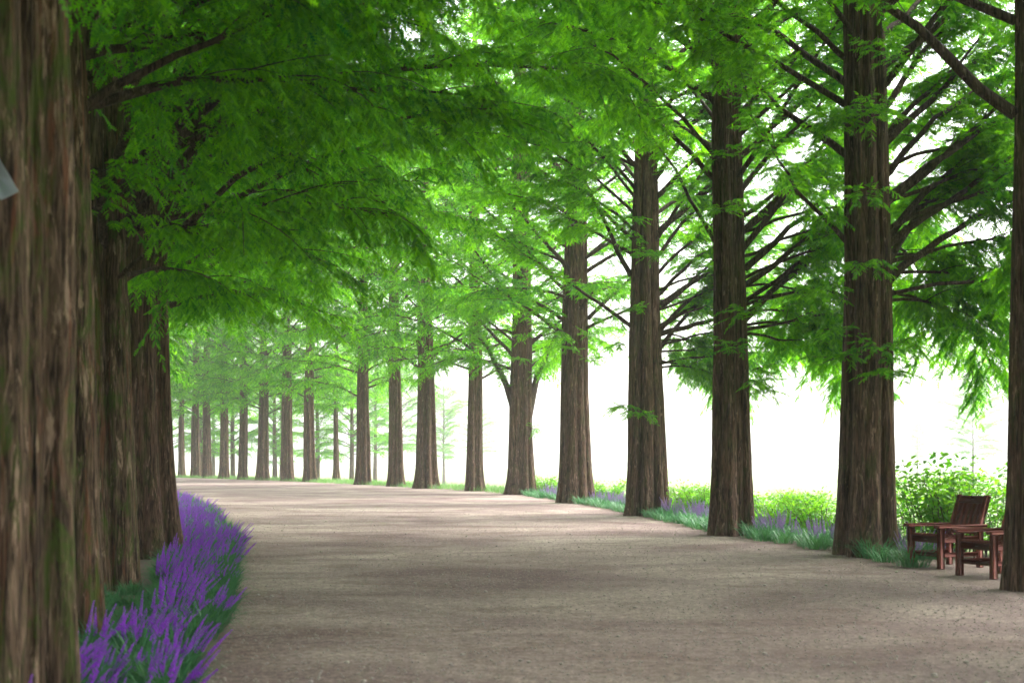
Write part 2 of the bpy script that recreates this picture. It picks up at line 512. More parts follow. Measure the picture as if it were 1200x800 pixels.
def grow_limb(P, rng, lod, dens=1.0, start=0.2, hang=0.5, rbase=0.06, fsize=1.0, tls=1.0):
    """returns (branch MB, frond positions/frames) for one limb"""
    mb = MB()
    n = len(P)
    mb.tube(P, np.linspace(rbase, rbase * 0.16, n) ** 1.0, 7 if lod == 0 else 5)
    L = np.linalg.norm(np.diff(P, axis=0), axis=1).sum()
    nt = max(4, int(L * (4.6 if lod == 0 else 3.4) * dens))
    pos, dirs, nrm, siz = [], [], [], []
    ts = start + (1 - start) * (np.arange(nt) + rng.random(nt) * 0.8) / nt
    for q, t in enumerate(ts):
        f = min(t, 0.999) * (n - 1); i = int(f); fr = f - i
        p0 = P[i] * (1 - fr) + P[i + 1] * fr
        d0 = unit(P[i + 1] - P[i])
        side = np.cross(d0, [0, 0, 1.0]); side = unit(side) * (1 if q % 2 else -1)
        fw = rng.uniform(0.35, 0.9)
        tl = rng.uniform(0.55, 1.35) * (1.15 - 0.55 * abs(t - 0.45)) * tls
        d = unit(d0 * fw + side * rng.uniform(0.5, 1.0) + np.array([0, 0, rng.normal(0.08, 0.22)]))
        m = 7
        s = np.linspace(0, 1, m)
        dd = d[None, :] + np.array([0, 0, -1.0])[None, :] * (hang * rng.uniform(0.2, 1.25) * s ** 1.4)[:, None]
        dd = unit(dd)
        W = p0 + np.concatenate([[[0, 0, 0]], np.cumsum(dd[:-1] * (tl / (m - 1)), axis=0)])
        mb.tube(W, np.linspace(0.011, 0.003, m) * (1 if lod == 0 else 1.4), 3)
        # side shoots
        ns = int(tl * (9.5 if lod == 0 else 5.5)) + 2
        u = (np.arange(ns) + rng.random(ns) * 0.6 + 0.35) / ns
        u = np.clip(u, 0.08, 1) * (m - 1) * 0.999
        ii = u.astype(int); ff = (u - ii)[:, None]
        sp = W[ii] * (1 - ff) + W[np.minimum(ii + 1, m - 1)] * ff
        sd = unit(W[np.minimum(ii + 1, m - 1)] - W[ii])
        sside = unit(np.cross(sd, [0, 0, 1.0])) * np.where(np.arange(ns) % 2, 1, -1)[:, None]
        sdir = unit(sd * rng.uniform(0.4, 1.0, (ns, 1)) + sside * rng.uniform(0.3, 0.9, (ns, 1)) + np.stack([rng.normal(0, .15, ns), rng.normal(0, .15, ns), rng.normal(-0.05 - 0.28 * hang, 0.3, ns)], 1))
        sl = rng.uniform(0.18, 0.44, ns)
        nf = 13 if lod == 0 else 4
        k = np.arange(nf)
        for a in range(ns):
            tt = (k + 0.6) / nf
            droop = np.array([0, 0, -1.0]) * (0.28 * hang * tt ** 2)[:, None]
            pp = sp[a] + sdir[a] * (sl[a] * tt)[:, None] + droop * sl[a]
            fs = unit(np.cross(sdir[a], [0, 0, 1.0])) * np.where(k % 2, 1, -1)[:, None]
            fd = sdir[a] * rng.uniform(0.35, 0.8, (nf, 1)) + fs * 0.8
            fd[:, 2] -= rng.uniform(0.0, 0.5, nf) + 0.2 * hang
            fd[-1] = sdir[a] + np.array([0, 0, -0.2])
            pos.append(pp); dirs.append(fd)
            nn = np.tile(np.array([0, 0, 1.0]), (nf, 1)) + rng.normal(0, 0.8, (nf, 3))
            nrm.append(nn)
            siz.append(rng.uniform(0.06, 0.125, nf) * (1 if lod == 0 else 1.7) * fsize)
    return mb, np.concatenate(pos), unit(np.concatenate(dirs)), np.concatenate(nrm), np.concatenate(siz)


def fronds_to_mesh(name, pos, d, nrm, siz, tmpl):
    TV, TT = tmpl
    y = unit(np.cross(nrm, d)); z = np.cross(d, y)
    V = pos[:, None, :] + siz[:, None, None] * (TV[None, :, 0:1] * d[:, None, :] + TV[None, :, 1:2] * y[:, None, :] + TV[None, :, 2:3] * z[:, None, :])
    n, k = len(pos), len(TV)
    T = (TT[None] + (np.arange(n) * k)[:, None, None]).reshape(-1, 3)
    return np_mesh(name, V.reshape(-1, 3), [T], [LEAF])


def limb_specs(rng, low=4.0, H=19.0):
    """(z, azimuth, length, elevation, droop, hang, radius)"""
    S = []
    az = rng.random() * 6.28
    aim = lambda a: math.atan2(0.55 * math.sin(a), math.cos(a))
    along = lambda a, z: 1.0 if z > 11 else 0.42 + 0.58 * abs(math.cos(a)) ** 1.2
    for k in range(10):                                  # long low limbs with hanging tips
        az += 2.4 + rng.normal(0, .25)
        S.append((low + 2.6 * k / 10 + rng.uniform(-.2, .3), aim(az), rng.uniform(3.8, 5.8) * along(az, low), R(rng.uniform(8, 36)), R(rng.uniform(25, 60)), rng.uniform(0.7, 1.3), rng.uniform(.042, .065)))
    for k in range(18):
        az += 2.4 + rng.normal(0, .25)
        S.append((low + 1.8 + 6.0 * k / 18, aim(az), rng.uniform(4.6, 6.4) * along(az, low + 1.8 + 6.0 * k / 18), R(rng.uniform(28, 48)), R(rng.uniform(20, 45)), rng.uniform(0.4, 1.0), rng.uniform(.05, .075)))
    for k in range(18):
        az += 2.4 + rng.normal(0, .25)
        f = k / 18
        S.append((low + 7.5 + (H - low - 8.5) * f, az, 5.2 * (1 - f) + 1.1, R(rng.uniform(25, 45)), R(25), 0.4, .05 - .025 * f))
    return S


def right_specs(rng, H=20.0):
    # front trees of the right row: limbs to the field from low down, to the path only high up
    S = []
    for k in range(19):
        S.append((4.2 + 8.2 * k / 19 + rng.uniform(-.15, .15), R(rng.uniform(-50, 58)), rng.uniform(4.0, 5.6), R(rng.uniform(30, 52)), R(rng.uniform(-5, 24)), rng.uniform(0.3, 0.9), rng.uniform(.05, .08)))
    for k in range(5):
        S.append((4.0 + .25 * k, R(rng.uniform(5, 55)), rng.uniform(2.8, 4.2), R(rng.uniform(0, 16)), R(rng.uniform(45, 75)), rng.uniform(1.2, 1.8), .035))
    for k in range(5):
        S.append((4.1 + .5 * k, R(rng.uniform(-10, 60)), rng.uniform(3.4, 4.6), R(rng.uniform(12, 28)), R(rng.uniform(25, 55)), rng.uniform(0.9, 1.5), .04))
    for k in range(16):
        S.append((7.0 + 5.5 * k / 16, R(180 + rng.uniform(-60, 55)), rng.uniform(4.2, 6.0), R(rng.uniform(30, 46)), R(rng.uniform(20, 45)), rng.uniform(0.5, 1.1), rng.uniform(.045, .07)))
    az = 1.0
    for k in range(19):
        az += 2.4 + rng.normal(0, .25); f = k / 19
        S.append((9.5 + (H - 10.5) * f, az, 4.8 * (1 - f) + 1.0, R(rng.uniform(25, 45)), R(25), 0.4, .05 - .025 * f))
    return S


def make_variant(seed, lod, specs=None, low=4.0, H=19.0, dens=1.0, fsize=1.0, lstart=0.2):
    """crown mesh + list of limb meshes (one merged for the far level)"""
    rng = np.random.default_rng(seed)
    specs = specs or limb_specs(rng, low, H)
    limbs, PO, DI, NR, SI = [], [], [], [], []
    merged = MB()
    for (z0, az, L, el, dr, hg, rb) in specs:
        P = limb_points(z0, az, L, el, rng, 0.10, dr)
        mb, po, di, nr, si = grow_limb(P, rng, lod, dens * (1.0 if z0 < 9 or lod else 0.7), hang=hg, rbase=rb, fsize=fsize, start=lstart)
        PO.append(po); DI.append(di); NR.append(nr); SI.append(si)
        if lod == 0:
            limbs.append(mb.mesh('branch', [TWIG], True))
        else:
            merged.add(np.concatenate(mb.V), np.concatenate(mb.Q))
    crown = fronds_to_mesh('crown', np.concatenate(PO), np.concatenate(DI), np.concatenate(NR), np.concatenate(SI), FR_NEAR if lod == 0 else FR_FAR)
    return dict(crown=crown, limbs=limbs, wood=merged.mesh('branches', [TWIG], True) if lod else None)


NEARV = [make_variant(100 + i, 0, low=lo) for i, lo in enumerate((4.0, 4.4, 4.2))]
FARV = [make_variant(200 + i, 1, low=lo, dens=1.7) for i, lo in enumerate((4.6, 5.2, 5.6))]
RIGHTV = [make_variant(400 + i, 0, specs=right_specs(np.random.default_rng(410 + i)), dens=.98, fsize=1.25, lstart=.30) for i in range(2)]
print('near crown fronds faces', [len(v['crown'].polygons) for v in NEARV], 'far', [len(v['crown'].polygons) for v in FARV])


def tree(x, y, w, seed, var, label, group, rz=0.0, H=21.0, bark=BARK, scale=1.0, name='redwood_tree', far=False, trunk_kw=None, extra=None, z=0.0, shoots=0):
    """one dawn redwood: an Empty at its base > trunk, branch..., crown"""
    t = empty(name, (x, y, z))
    tag(t, label, 'tree', group)
    V, Q = trunk_mesh(w / 2, H, seed, **(trunk_kw or {}))
    link(bpy.data.objects.new('trunk', np_mesh('trunk', V, [Q], [bark], smooth=True)), t)
    c = link(bpy.data.objects.new('crown', var['crown']), t)
    c.rotation_euler.z = rz; c.scale = (scale,) * 3
    for me in (var['limbs'] if not far else [var['wood']]):
        b = link(bpy.data.objects.new('branch' if not far else 'branches', me), t)
        b.rotation_euler.z = rz; b.scale = (scale,) * 3
    if shoots:
        rng = np.random.default_rng(seed * 77)
        for q in range(shoots):
            P = limb_points(rng.uniform(2.6, 8.5), rng.uniform(-3.3, 0.2), rng.uniform(.2, .45), R(rng.uniform(5, 50)), rng, w * 0.46, R(50), n=5)
            mb, po, di, nr, si = grow_limb(P, rng, 0, .5, hang=.6, rbase=.005, start=.1, tls=.36)
            keep = np.hypot(po[:, 0], po[:, 1]) > w * .47
            if keep.sum() < 5: continue
            sh = mb.build('leafy_shoot', TWIG, t, True)
            link(bpy.data.objects.new('shoot_foliage', fronds_to_mesh('shoot_foliage', po[keep], di[keep], nr[keep], si[keep] * .9, FR_NEAR)), sh)
    for spec in (extra or []):
        rng = np.random.default_rng(seed * 31 + len(t.children))
        z0, az, L, el, dr, hg, rb = spec
        P = limb_points(z0, az, L, el, rng, w * (0.36 if rb < .15 else 0.12), dr)
        mb, po, di, nr, si = grow_limb(P, rng, 0, 0.8, hang=hg, rbase=rb, start=0.4)
        mb.build('branch', TWIG, t, True)
        link(bpy.data.objects.new('branch_foliage', fronds_to_mesh('branch_foliage', po, di, nr, si, FR_NEAR)), t)
    return t


RG = 'dawn redwoods along the right side of the path'
LG = 'dawn redwoods along the left side of the path'
right_labels = [
    'dark redwood trunk cut by the right frame edge beside the wooden armchairs',
    'thick fluted redwood with flared foot standing just left of the wooden armchairs',
    'tall split grooved redwood, next left of the thick tree by the armchairs',
    'broad redwood with many vertical grooves, third visible trunk left of the armchairs',
    'straight redwood standing between the broad grooved tree and the forked one',
    'redwood whose trunk forks into side limbs above the white fog, at mid path edge',
    'slim straight redwood just left of the forked tree on the path edge',
    'redwood with a flared foot standing left of the slim straight trunk at the bend',
    'stout short-looking redwood at the bend, left neighbour of the flared one',
    'redwood with side limbs either side of its trunk, before the wide gap at the bend',
    'hazy redwood right beyond the wide gap at the bend, nearest of the far cluster',
    'hazy redwood second left of the wide gap in the far row',
    'hazy redwood with leafy shoots on its trunk, third left of the wide gap',
    'pale hazy redwood fourth left of the wide gap in the far row',
    'pale hazy redwood fifth left of the wide gap in the far row',
    'faded redwood sixth left of the wide gap, near the far end of the path',
    'faded redwood seventh left of the wide gap, near the far end of the path',
    'faintest redwood at the far end of the path against the mossy left trunk']
LIMB_EXTRA = {
    1: [(4.35, R(12), 3.6, R(34), R(8), 0.5, .075), (4.95, R(8), 3.6, R(33), R(8), 0.5, .07), (5.7, R(-8), 3.4, R(38), R(8), 0.5, .07),
        (5.0, R(170), 2.6, R(52), R(-10), 0.6, .045), (6.4, R(160), 3.0, R(42), R(-6), 0.5, .065), (6.6, R(15), 3.4, R(40), R(10), .5, .07)],
    2: [(4.4, R(20), 3.6, R(36), R(5), 0.5, .06), (5.4, R(12), 3.8, R(42), R(5), 0.5, .075), (6.2, R(5), 3.6, R(44), R(5), 0.5, .07), (5.9, R(165), 3.2, R(60), R(0), 0.5, .05)],
    3: [(5.0, R(15), 3.4, R(15), R(-18), 0.6, .085), (5.8, R(5), 3.8, R(38), R(0), 0.5, .08), (5.2, R(175), 4.6, R(38), R(5), 0.5, .06), (6.6, R(175), 3.4, R(62), R(0), 0.5, .08), (7.8, R(0), 4, R(48), R(0), .5, .08)],
    4: [(6.0, R(185), 5.0, R(35), R(0), 0.5, .07), (6.6, R(5), 4.0, R(42), R(0), 0.5, .08), (7.6, R(178), 5.0, R(46), R(0), .5, .07)],
    5: [(2.7, R(180), 5.2, R(76), R(28), 0.4, .22), (3.0, R(0), 5.2, R(75), R(28), 0.4, .22), (6.2, R(190), 4.6, R(45), R(5), 0.5, .09), (6.8, R(10), 4.2, R(40), R(0), .5, .09)],
    7: [(6.6, R(180), 4.6, R(38), R(0), .5, .09), (7.2, R(0), 4.6, R(38), R(0), .5, .09)],
    0: [(5.5, R(172), 4.6, R(44), R(10), 0.5, .075), (6.6, R(160), 5.6, R(34), R(50), 1.2, .06), (7.0, R(196), 5.6, R(32), R(48), 1.2, .06)],
}
for i, (px, d, wpx) in enumerate(RIGHT):
    far = i >= 6
    w = wpx * d / FPX
    kw = dict(seg=220 if i < 5 else 96, rows=180 if i < 5 else 90, grooves=7 + i % 3, fibre=.02, flare=0.20, lean=(random.uniform(-.008, .008), random.uniform(-.008, .008)), core=.66, ribw=.84)
    if i == 0: kw.update(flare=0.2)
    v = RIGHTV[i % 2] if i < 4 else (FARV if far else NEARV)[i % 3]
    tree(gx(px, d), d, w, 11 + i, v, right_labels[i], RG, rz=(0.0 if i < 4 else math.pi * (i % 2) + 0.35) + random.uniform(-.25, .25), scale=1.0 if i < 4 else 1.25 if i < 10 else 1.15, far=far, trunk_kw=kw, extra=LIMB_EXTRA.get(i), shoots=(0, 16, 9, 10, 6, 5)[i] if i < 6 else 0, H=(21 + (i % 3)) * (1.0 if i < 4 else 1.22))
# the slim second-row tree seen in the wide gap
tree(gx(394, 104), 104, 0.45, 71, FARV[1], 'slim lone redwood trunk standing alone in the wide gap of the far row', RG, rz=2.2, far=True, scale=1.0)

left_labels = {2: None, 3: 'nearest mossy redwood trunk cut by the left frame edge, carrying a grey plate',
               4: 'second left redwood trunk with split mossy ribs, squeezed between its two neighbours',
               5: 'third left redwood, dark hollow fluted trunk with purple liriope round its foot'}
beside = 'left row redwood beside the camera, out of view, its foliage shading the path'
hidden = 'left row redwood hidden behind the three mossy trunks, only its dark foliage overhanging the path'
for i, (d, x) in enumerate(LEFT_ROW, -1):
    far = d > 35 or d < -1
    w = {3: 0.70, 4: 0.70, 5: 0.76}.get(i, 0.85)
    kw = dict(seg=360 if i in (3, 4, 5) else 72, rows=420 if i in (3, 4, 5) else 80, flare={3: .08, 4: .22, 5: .26}.get(i, .26), grooves={3: 6, 4: 5, 5: 6}.get(i, 8), fibre=.024, core=.60 if i in (3, 4, 5) else .74, ribw=1.0)
    ex0 = []
    if i in (5, 6, 7, 8, 9):
        rr = np.random.default_rng(900 + i)
        ex0 = [(z, R(a), 7.0 - .1 * z + rr.uniform(-.5, .7), R(e), R(dr), rr.uniform(.8, 1.3), .06) for z, a, e, dr in
              ((4.6, -42, 24, 40), (5.0, 10, 28, 45), (5.5, -12, 34, 42), (6.0, 28, 32, 40), (6.5, -30, 36, 40), (7.0, 5, 38, 35), (7.8, -18, 40, 35), (4.8, -60, 22, 40), (8.6, -35, 40, 35), (9.2, 8, 40, 30), (9.8, -10, 42, 30))]
    ex = ex0
    if i == 5:
        ex = list(ex0) + [(4.3, R(35), 3.8, R(52), R(14), .5, .075), (3.9, R(75), 3.2, R(62), R(0), .5, .07), (4.6, R(-15), 3.9, R(44), R(20), .8, .06),
              (3.6, R(-40), 2.6, R(30), R(50), 1.2, .03), (4.2, R(10), 3.4, R(18), R(45), 1.2, .04), (3.7, R(80), 3.0, R(15), R(50), 1.2, .035)]
    if i == 4:
        ex = [(4.2, R(80), 3.0, R(68), R(0), .5, .06), (4.4, R(40), 3.2, R(40), R(30), .9, .045)]
    tree(x, d, w, 41 + i, (FARV if far else NEARV)[(i + 1) % 3], left_labels.get(i, hidden) if i > 2 else beside, LG, rz=math.pi * ((i // 3) % 2) + random.uniform(-.3, .3) + 0.3, bark=BARK_MOSS if i in (3, 4, 5) else BARK, far=far, trunk_kw=kw, extra=ex)

# the rest of the right row, level with the camera and behind it
for k, (x, d) in enumerate(((6.3, 8.6), (6.5, 2.4))):
    tree(x, d, 0.8, 170 + k, RIGHTV[k % 2] if k < 1 else FARV[k % 3], 'right row redwood beside the camera, out of view, its foliage shading the path', RG, rz=k * math.pi + .1, far=k > 0)
for k, (d, x) in enumerate(((-1, -8.5), (6, -9.5), (13, -11.5), (20, -13), (28, -16), (36, -19), (45, -23), (56, -28))):
    tree(x, d, 0.6, 180 + k, FARV[k % 3], 'second row redwood behind the left trunks, lost in their dark foliage', LG, rz=k * 2.1, far=True, trunk_kw=dict(seg=32, rows=40))

# faint trees out in the fog beyond the right row and beyond the far bend
BG = 'faint trees standing in the fog'
rb = random.Random(5)
fog = [(1140, 250, 'pale conical tree ghosting through the fog above the armchairs shrub')]
for px, d in ((1075, 420), (560, 330), (520, 230), (470, 180), (440, 165), (412, 135), (372, 140), (322, 140), (273, 142), (235, 142), (200, 146), (330, 170), (250, 170)):
    fog.append((px, d, 'faint redwood standing in the white fog behind the right row'))
for k, (px, d, lab) in enumerate(fog):
    tree(gx(px, d), d, 0.6, 300 + k, FARV[k % 3], lab, BG, rz=k * 1.7, far=True, z=ground_z(gx(px, d), d), scale=(1.1 if k == 0 else rb.uniform(0.75, 1.0)), H=13 if k == 0 else 19,
         trunk_kw=dict(seg=24, rows=30))

# ------------------------------------------------------------------ liriope, grass, shrubs
def blade_strip(base, az, L, lean, wid, rng, n=5):
    s = np.linspace(0, 1, n)
    e = lean[:, None] + (1.35 * s[None, :] ** 1.5) * rng.uniform(.6, 1.3, (len(az), 1))     # angle from vertical
    st = (L / (n - 1))[:, None]
    r = np.cumsum(np.sin(e) * st, 1) - np.sin(e[:, :1]) * st
    h = np.cumsum(np.cos(e) * st, 1) - np.cos(e[:, :1]) * st
    c, q = np.cos(az)[:, None], np.sin(az)[:, None]
    P = np.stack([base[:, 0:1] + r * c, base[:, 1:2] + r * q, base[:, 2:3] + np.maximum(h, -0.02)], -1)
    wv = wid[:, None] * np.array([0.8, 1.0, 0.9, 0.6, 0.08])[None, :n]
    off = np.stack([-q * wv, c * wv, np.zeros_like(wv)], -1)
    V = np.concatenate([P - off, P + off], 1).reshape(-1, 3)         # per blade 2n verts
    m = len(az)
    b = (np.arange(m) * 2 * n)[:, None]
    Q = []
    for k in range(n - 1):
        Q.append(np.concatenate([b + k, b + n + k, b + n + k + 1, b + k + 1], 1))
    return V, np.concatenate(Q)


def clump_meshes(seed, nb=95, ns=16, rad=0.16, bl=0.42, spike_h=(0.36, 0.52), lean_x=0.25, flower=None, spike_w=1.0):
    rng = np.random.default_rng(seed)
    az = rng.random(nb) * 6.283
    rr = rad * np.sqrt(rng.random(nb))
    base = np.stack([rr * np.cos(az), rr * np.sin(az), np.zeros(nb)], 1)
    V, Q = blade_strip(base, az + rng.normal(0, .5, nb), rng.uniform(.6, 1.15, nb) * bl, rng.uniform(.05, .55, nb), rng.uniform(.004, .0075, nb), rng)
    leaves = np_mesh('leaves', V, [Q], [LIRI])
    fl = None
    if ns:
        st = MB(); VV, TT, nn = [], [], 0
        octa = np.array([(1, 0, 0), (-1, 0, 0), (0, 1, 0), (0, -1, 0), (0, 0, 1), (0, 0, -1)], float)
        of = np.array([(0, 2, 4), (2, 1, 4), (1, 3, 4), (3, 0, 4), (2, 0, 5), (1, 2, 5), (3, 1, 5), (0, 3, 5)])
        for k in range(ns):
            a = rng.random() * 6.283; r0 = rad * .9 * math.sqrt(rng.random())
            p = np.array([r0 * math.cos(a), r0 * math.sin(a), 0])
            d = unit(np.array([.30 * math.cos(a) + lean_x + rng.normal(0, .1), .25 * math.sin(a) + rng.normal(0, .1), 1.0]))
            h = rng.uniform(*spike_h); s = np.linspace(0, 1, 6)
            P = p + d * (h * s)[:, None] + np.stack([.05 * s ** 2 * h, 0 * s, -.03 * s ** 2], 1)
            st.tube(P, 0.0025, 3)
            nbead = 46
            t = np.linspace(.38, 1.0, nbead)
            cx = np.stack([np.interp(t, s, P[:, q]) for q in range(3)], 1)
            wd = 0.0115 * spike_w * (1.12 - (t - .38) / .62) ** .8
            aa = np.arange(nbead) * 2.4
            cx += np.stack([np.cos(aa) * wd, np.sin(aa) * wd, 0 * aa], 1)
            sz = 0.0072 * spike_w * (1.15 - .6 * (t - .38) / .62) * rng.uniform(.7, 1.25, nbead)
            v = cx[:, None, :] + octa[None] * sz[:, None, None]
            TT.append((of[None] + (np.arange(nbead) * 6)[:, None, None]).reshape(-1, 3) + nn)
            VV.append(v.reshape(-1, 3)); nn += nbead * 6
        sv = np.concatenate(st.V); sq = np.concatenate(st.Q) + nn
        T = np.concatenate(TT)
        fl = np_mesh('flower_spikes', np.concatenate(VV + [sv]), [T, sq], [flower or PURPLE, LIRI], np.concatenate([np.zeros(len(T)), np.ones(len(sq))]))
    return leaves, fl


L_CL = [clump_meshes(500 + i, 170, (7, 10, 13, 15)[i], .18, .34, (.26, .44), .34, None, 1.1) for i in range(4)]
R_CL = [clump_meshes(520 + i, 120, (0, 7, 11, 15)[i], .2, .42, (.38, .58), .05, PALE_PURPLE, 1.2) for i in range(4)]


def clump(x, y, meshes, s, rz, label, group):
    o = empty('liriope_clump', (x, y, 0.004), rz)
    o.scale = (s, s, s)
    tag(o, label, 'plant', group)
    link(bpy.data.objects.new('leaves', meshes[0]), o)
    if meshes[1]: link(bpy.data.objects.new('flower_spikes', meshes[1]), o)
    return o


rl = random.Random(11)
LB = 'purple liriope clumps in the border under the left trunks'
d = 6.6; k = 0
while d < 50:
    xe = interp(edge_left, d)
    xr = float(np.interp(d, [p[0] for p in LEFT_ROW], [p[1] for p in LEFT_ROW]))
    step = 0.34 + 0.014 * d
    for col in range(5 if 10.6 < d < 15.2 else 3):
        x = xe - 0.25 - col * 0.34 + rl.uniform(-.08, .08); y = d + rl.uniform(-.12, .12)
        if any(math.hypot(x - tx, y - ty) < 0.46 for ty, tx in LEFT_ROW): continue
        lab = ('flowering liriope clump with deep purple spikes at the foot of the left trunks' if d < 18 else
               'flowering liriope clump farther along the purple border beyond the third left trunk')
        ms = L_CL[k % 4]
        low_spot = col >= 2 and 10.6 < d < 15.2           # only short leaves between the trunk feet
        if low_spot or rl.random() < (.6, .12, .0, .0, .0)[col]:                 # green rim of leaves on the path side
            ms = (ms[0], None); lab = 'liriope tuft without flowers, blue-green leaves on the left path edge'
        clump(x, y, ms, rl.uniform(.8, 1.12) * (.6 if low_spot else 1.0) * (1 + max(0, d - 14) * .006), rl.uniform(-.5, .5), lab, LB)
        k += 1
    d += step
print('left clumps', k)

RB = 'liriope clumps along the right path edge'
k = 0
pts = np.array(edge_right); 
d = 13.2
while d < 56:
    xe = interp(edge_right, d)
    for col in range(3):
        x = xe + 0.28 + col * 0.42 + rl.uniform(-.12, .12); y = d + rl.uniform(-.15, .15)
        if any(math.hypot(x - tx, y - ty) < 0.62 for tx, ty in right_pts): continue
        if d < 19.2 and x > 5.9 - (d - 14) * 0.0 and col > 0: continue    # chairs stand here
        if d < 17.9: continue
        ms = R_CL[0 if col == 0 else rl.choice([0, 1, 2, 3])]
        lab = ('tuft of plain green liriope leaves on the right path edge between redwoods' if ms[1] is None else
               'green liriope clump with pale lilac spikes between the right row redwoods')
        clump(x, y, ms, rl.uniform(.85, 1.25), rl.uniform(0, 6), lab, RB)
        k += 1
    d += 0.37 + 0.017 * d
print('right clumps', k)

# far verge and field grass: nobody could count the blades
rng = np.random.default_rng(3)


def grass(name, centres, per, bl, mat, spread):
    c = np.repeat(np.array(centres), per, axis=0)
    n = len(c)
    base = np.concatenate([c + rng.normal(0, spread, (n, 2)), np.zeros((n, 1))], 1)
    V, Q = blade_strip(base, rng.random(n) * 6.28, rng.uniform(.5, 1.2, n) * bl, rng.uniform(.05, .5, n), rng.uniform(.5, 1.3, n) * bl * .022, rng)
    o = link(bpy.data.objects.new(name, np_mesh(name, V, [Q], [mat])))
    return o


cs = []
P = np.array(edge_right)
for a, b in zip(P[4:-1], P[5:]):
    L = np.linalg.norm(b - a)
    nrm = np.array([b[1] - a[1], -(b[0] - a[0])]) / L
    for t in np.arange(0, 1, .35 / L):
        for w in (0.35, .9, 1.6, 2.6, 3.8):
            if a[1] < 57 and w < 1.2: continue
            cs.append(a + (b - a) * t + nrm * (w + rng.normal(0, .25)))
tag(grass('verge_grass', cs, 11, .42, GRASS, .2), 'light green grass verge growing along the foot of the right and far trees', 'grass', kind='stuff')


def shrub_mesh(seed, h, rx, nstem, leaf, per):
    rng = np.random.default_rng(seed)
    st = MB(); pos, di, nr, si = [], [], [], []
    for k in range(nstem):
        a = rng.random() * 6.28; r = rx * math.sqrt(rng.random()) * .55
        p0 = np.array([r * math.cos(a), r * math.sin(a), 0])
        out = np.array([math.cos(a), math.sin(a), 0]) * rng.uniform(.1, .75) * rx
        hh = h * rng.uniform(.55, 1.0)
        s = np.linspace(0, 1, 8)
        Pp = p0 + out * (s ** 1.5)[:, None] + np.array([0, 0, hh]) * (s - .12 * s ** 3)[:, None] + rng.normal(0, .02, (8, 3)) * s[:, None]
        st.tube(Pp, np.linspace(.011, .003, 8), 4)
        n = int(per * hh / h)
        t = rng.uniform(.12, 1, n)
        c = np.stack([np.interp(t, s, Pp[:, q]) for q in range(3)], 1)
        aa = rng.random(n) * 6.28
        o = np.stack([np.cos(aa), np.sin(aa), rng.normal(.1, .35, n)], 1)
        pos.append(c + o * rng.uniform(.01, .16, (n, 1))); di.append(o + rng.normal(0, .2, (n, 3)))
        nr.append(np.array([0, 0, 1.0]) + rng.normal(0, .45, (n, 3))); si.append(rng.uniform(.6, 1.25, n) * leaf)
    pos, di, nr, si = np.concatenate(pos), unit(np.concatenate(di)), np.concatenate(nr), np.concatenate(si)
    TV = np.array([(0, 0, 0), (.3, .22, .03), (.7, .2, .02), (1, 0, -.08), (.7, -.2, .02), (.3, -.22, .03), (.5, 0, -.02)])
    TT = np.array([(0, 6, 1), (1, 6, 2), (2, 6, 3), (3, 6, 4), (4, 6, 5), (5, 6, 0)])
    y = unit(np.cross(nr, di)); z = np.cross(di, y)
    V = pos[:, None, :] + si[:, None, None] * (TV[None, :, 0:1] * di[:, None, :] + TV[None, :, 1:2] * y[:, None, :] + TV[None, :, 2:3] * z[:, None, :])
    T = (TT[None] + (np.arange(len(pos)) * 7)[:, None, None]).reshape(-1, 3)
    return np_mesh('foliage', V.reshape(-1, 3), [T], [SHRUB]), st.mesh('stem', [TWIG])


SH = [shrub_mesh(600, 1.85, .8, 30, .125, 75), shrub_mesh(601, 1.5, .8, 24, .10, 70), shrub_mesh(602, .95, .85, 44, .085, 80), shrub_mesh(603, .8, .75, 40, .08, 70)]
SG = 'leafy shrubs behind the right row'
shrubs = [  # photo column, depth, kind, scale, label
    (1104, 21.3, 0, 1.0, 'tall bright green shrub right behind the left armchair'),
    (1128, 21.0, 1, 1.05, 'looser shrub behind the armchair backrest, white fog showing through'),
    (1172, 19.8, 1, 1.0, 'shrub with small dark leaves behind the right armchair'),
    (1215, 20.5, 0, .9, 'shrub beyond the trunk at the right frame edge'),
    (1082, 24.0, 1, 1.0, 'shrub peeping past the thick trunk beside the armchairs'),
    (962, 26.5, 2, 1.0, 'low shrub left of the thick fluted redwood'),
    (930, 28.0, 2, .95, 'low leafy shrub midway between the thick and the split trunk'),
    (897, 29.5, 3, 1.1, 'low shrub right of the split grooved trunk'),
    (945, 33.0, 2, .9, 'pale shrub set back in the fog between thick and split trunks'),
    (826, 33.5, 2, 1.0, 'rounded shrub just left of the split grooved trunk'),
    (800, 37.0, 2, 1.05, 'bright shrub right of the broad grooved redwood'),
    (712, 47.0, 3, 1.1, 'small shrub left of the broad grooved redwood'),
    (640, 58.0, 3, 1.2, 'small pale shrub between the straight and the forked redwood'),
]
for k, (px, d, kind, s, lab) in enumerate(shrubs):
    o = empty('shrub', (gx(px, d), d, 0.002), k * 1.9)
    o.scale = (s, s, s); tag(o, lab, 'shrub', SG)
    link(bpy.data.objects.new('foliage', SH[kind][0]), o); link(bpy.data.objects.new('stem', SH[kind][1]), o)

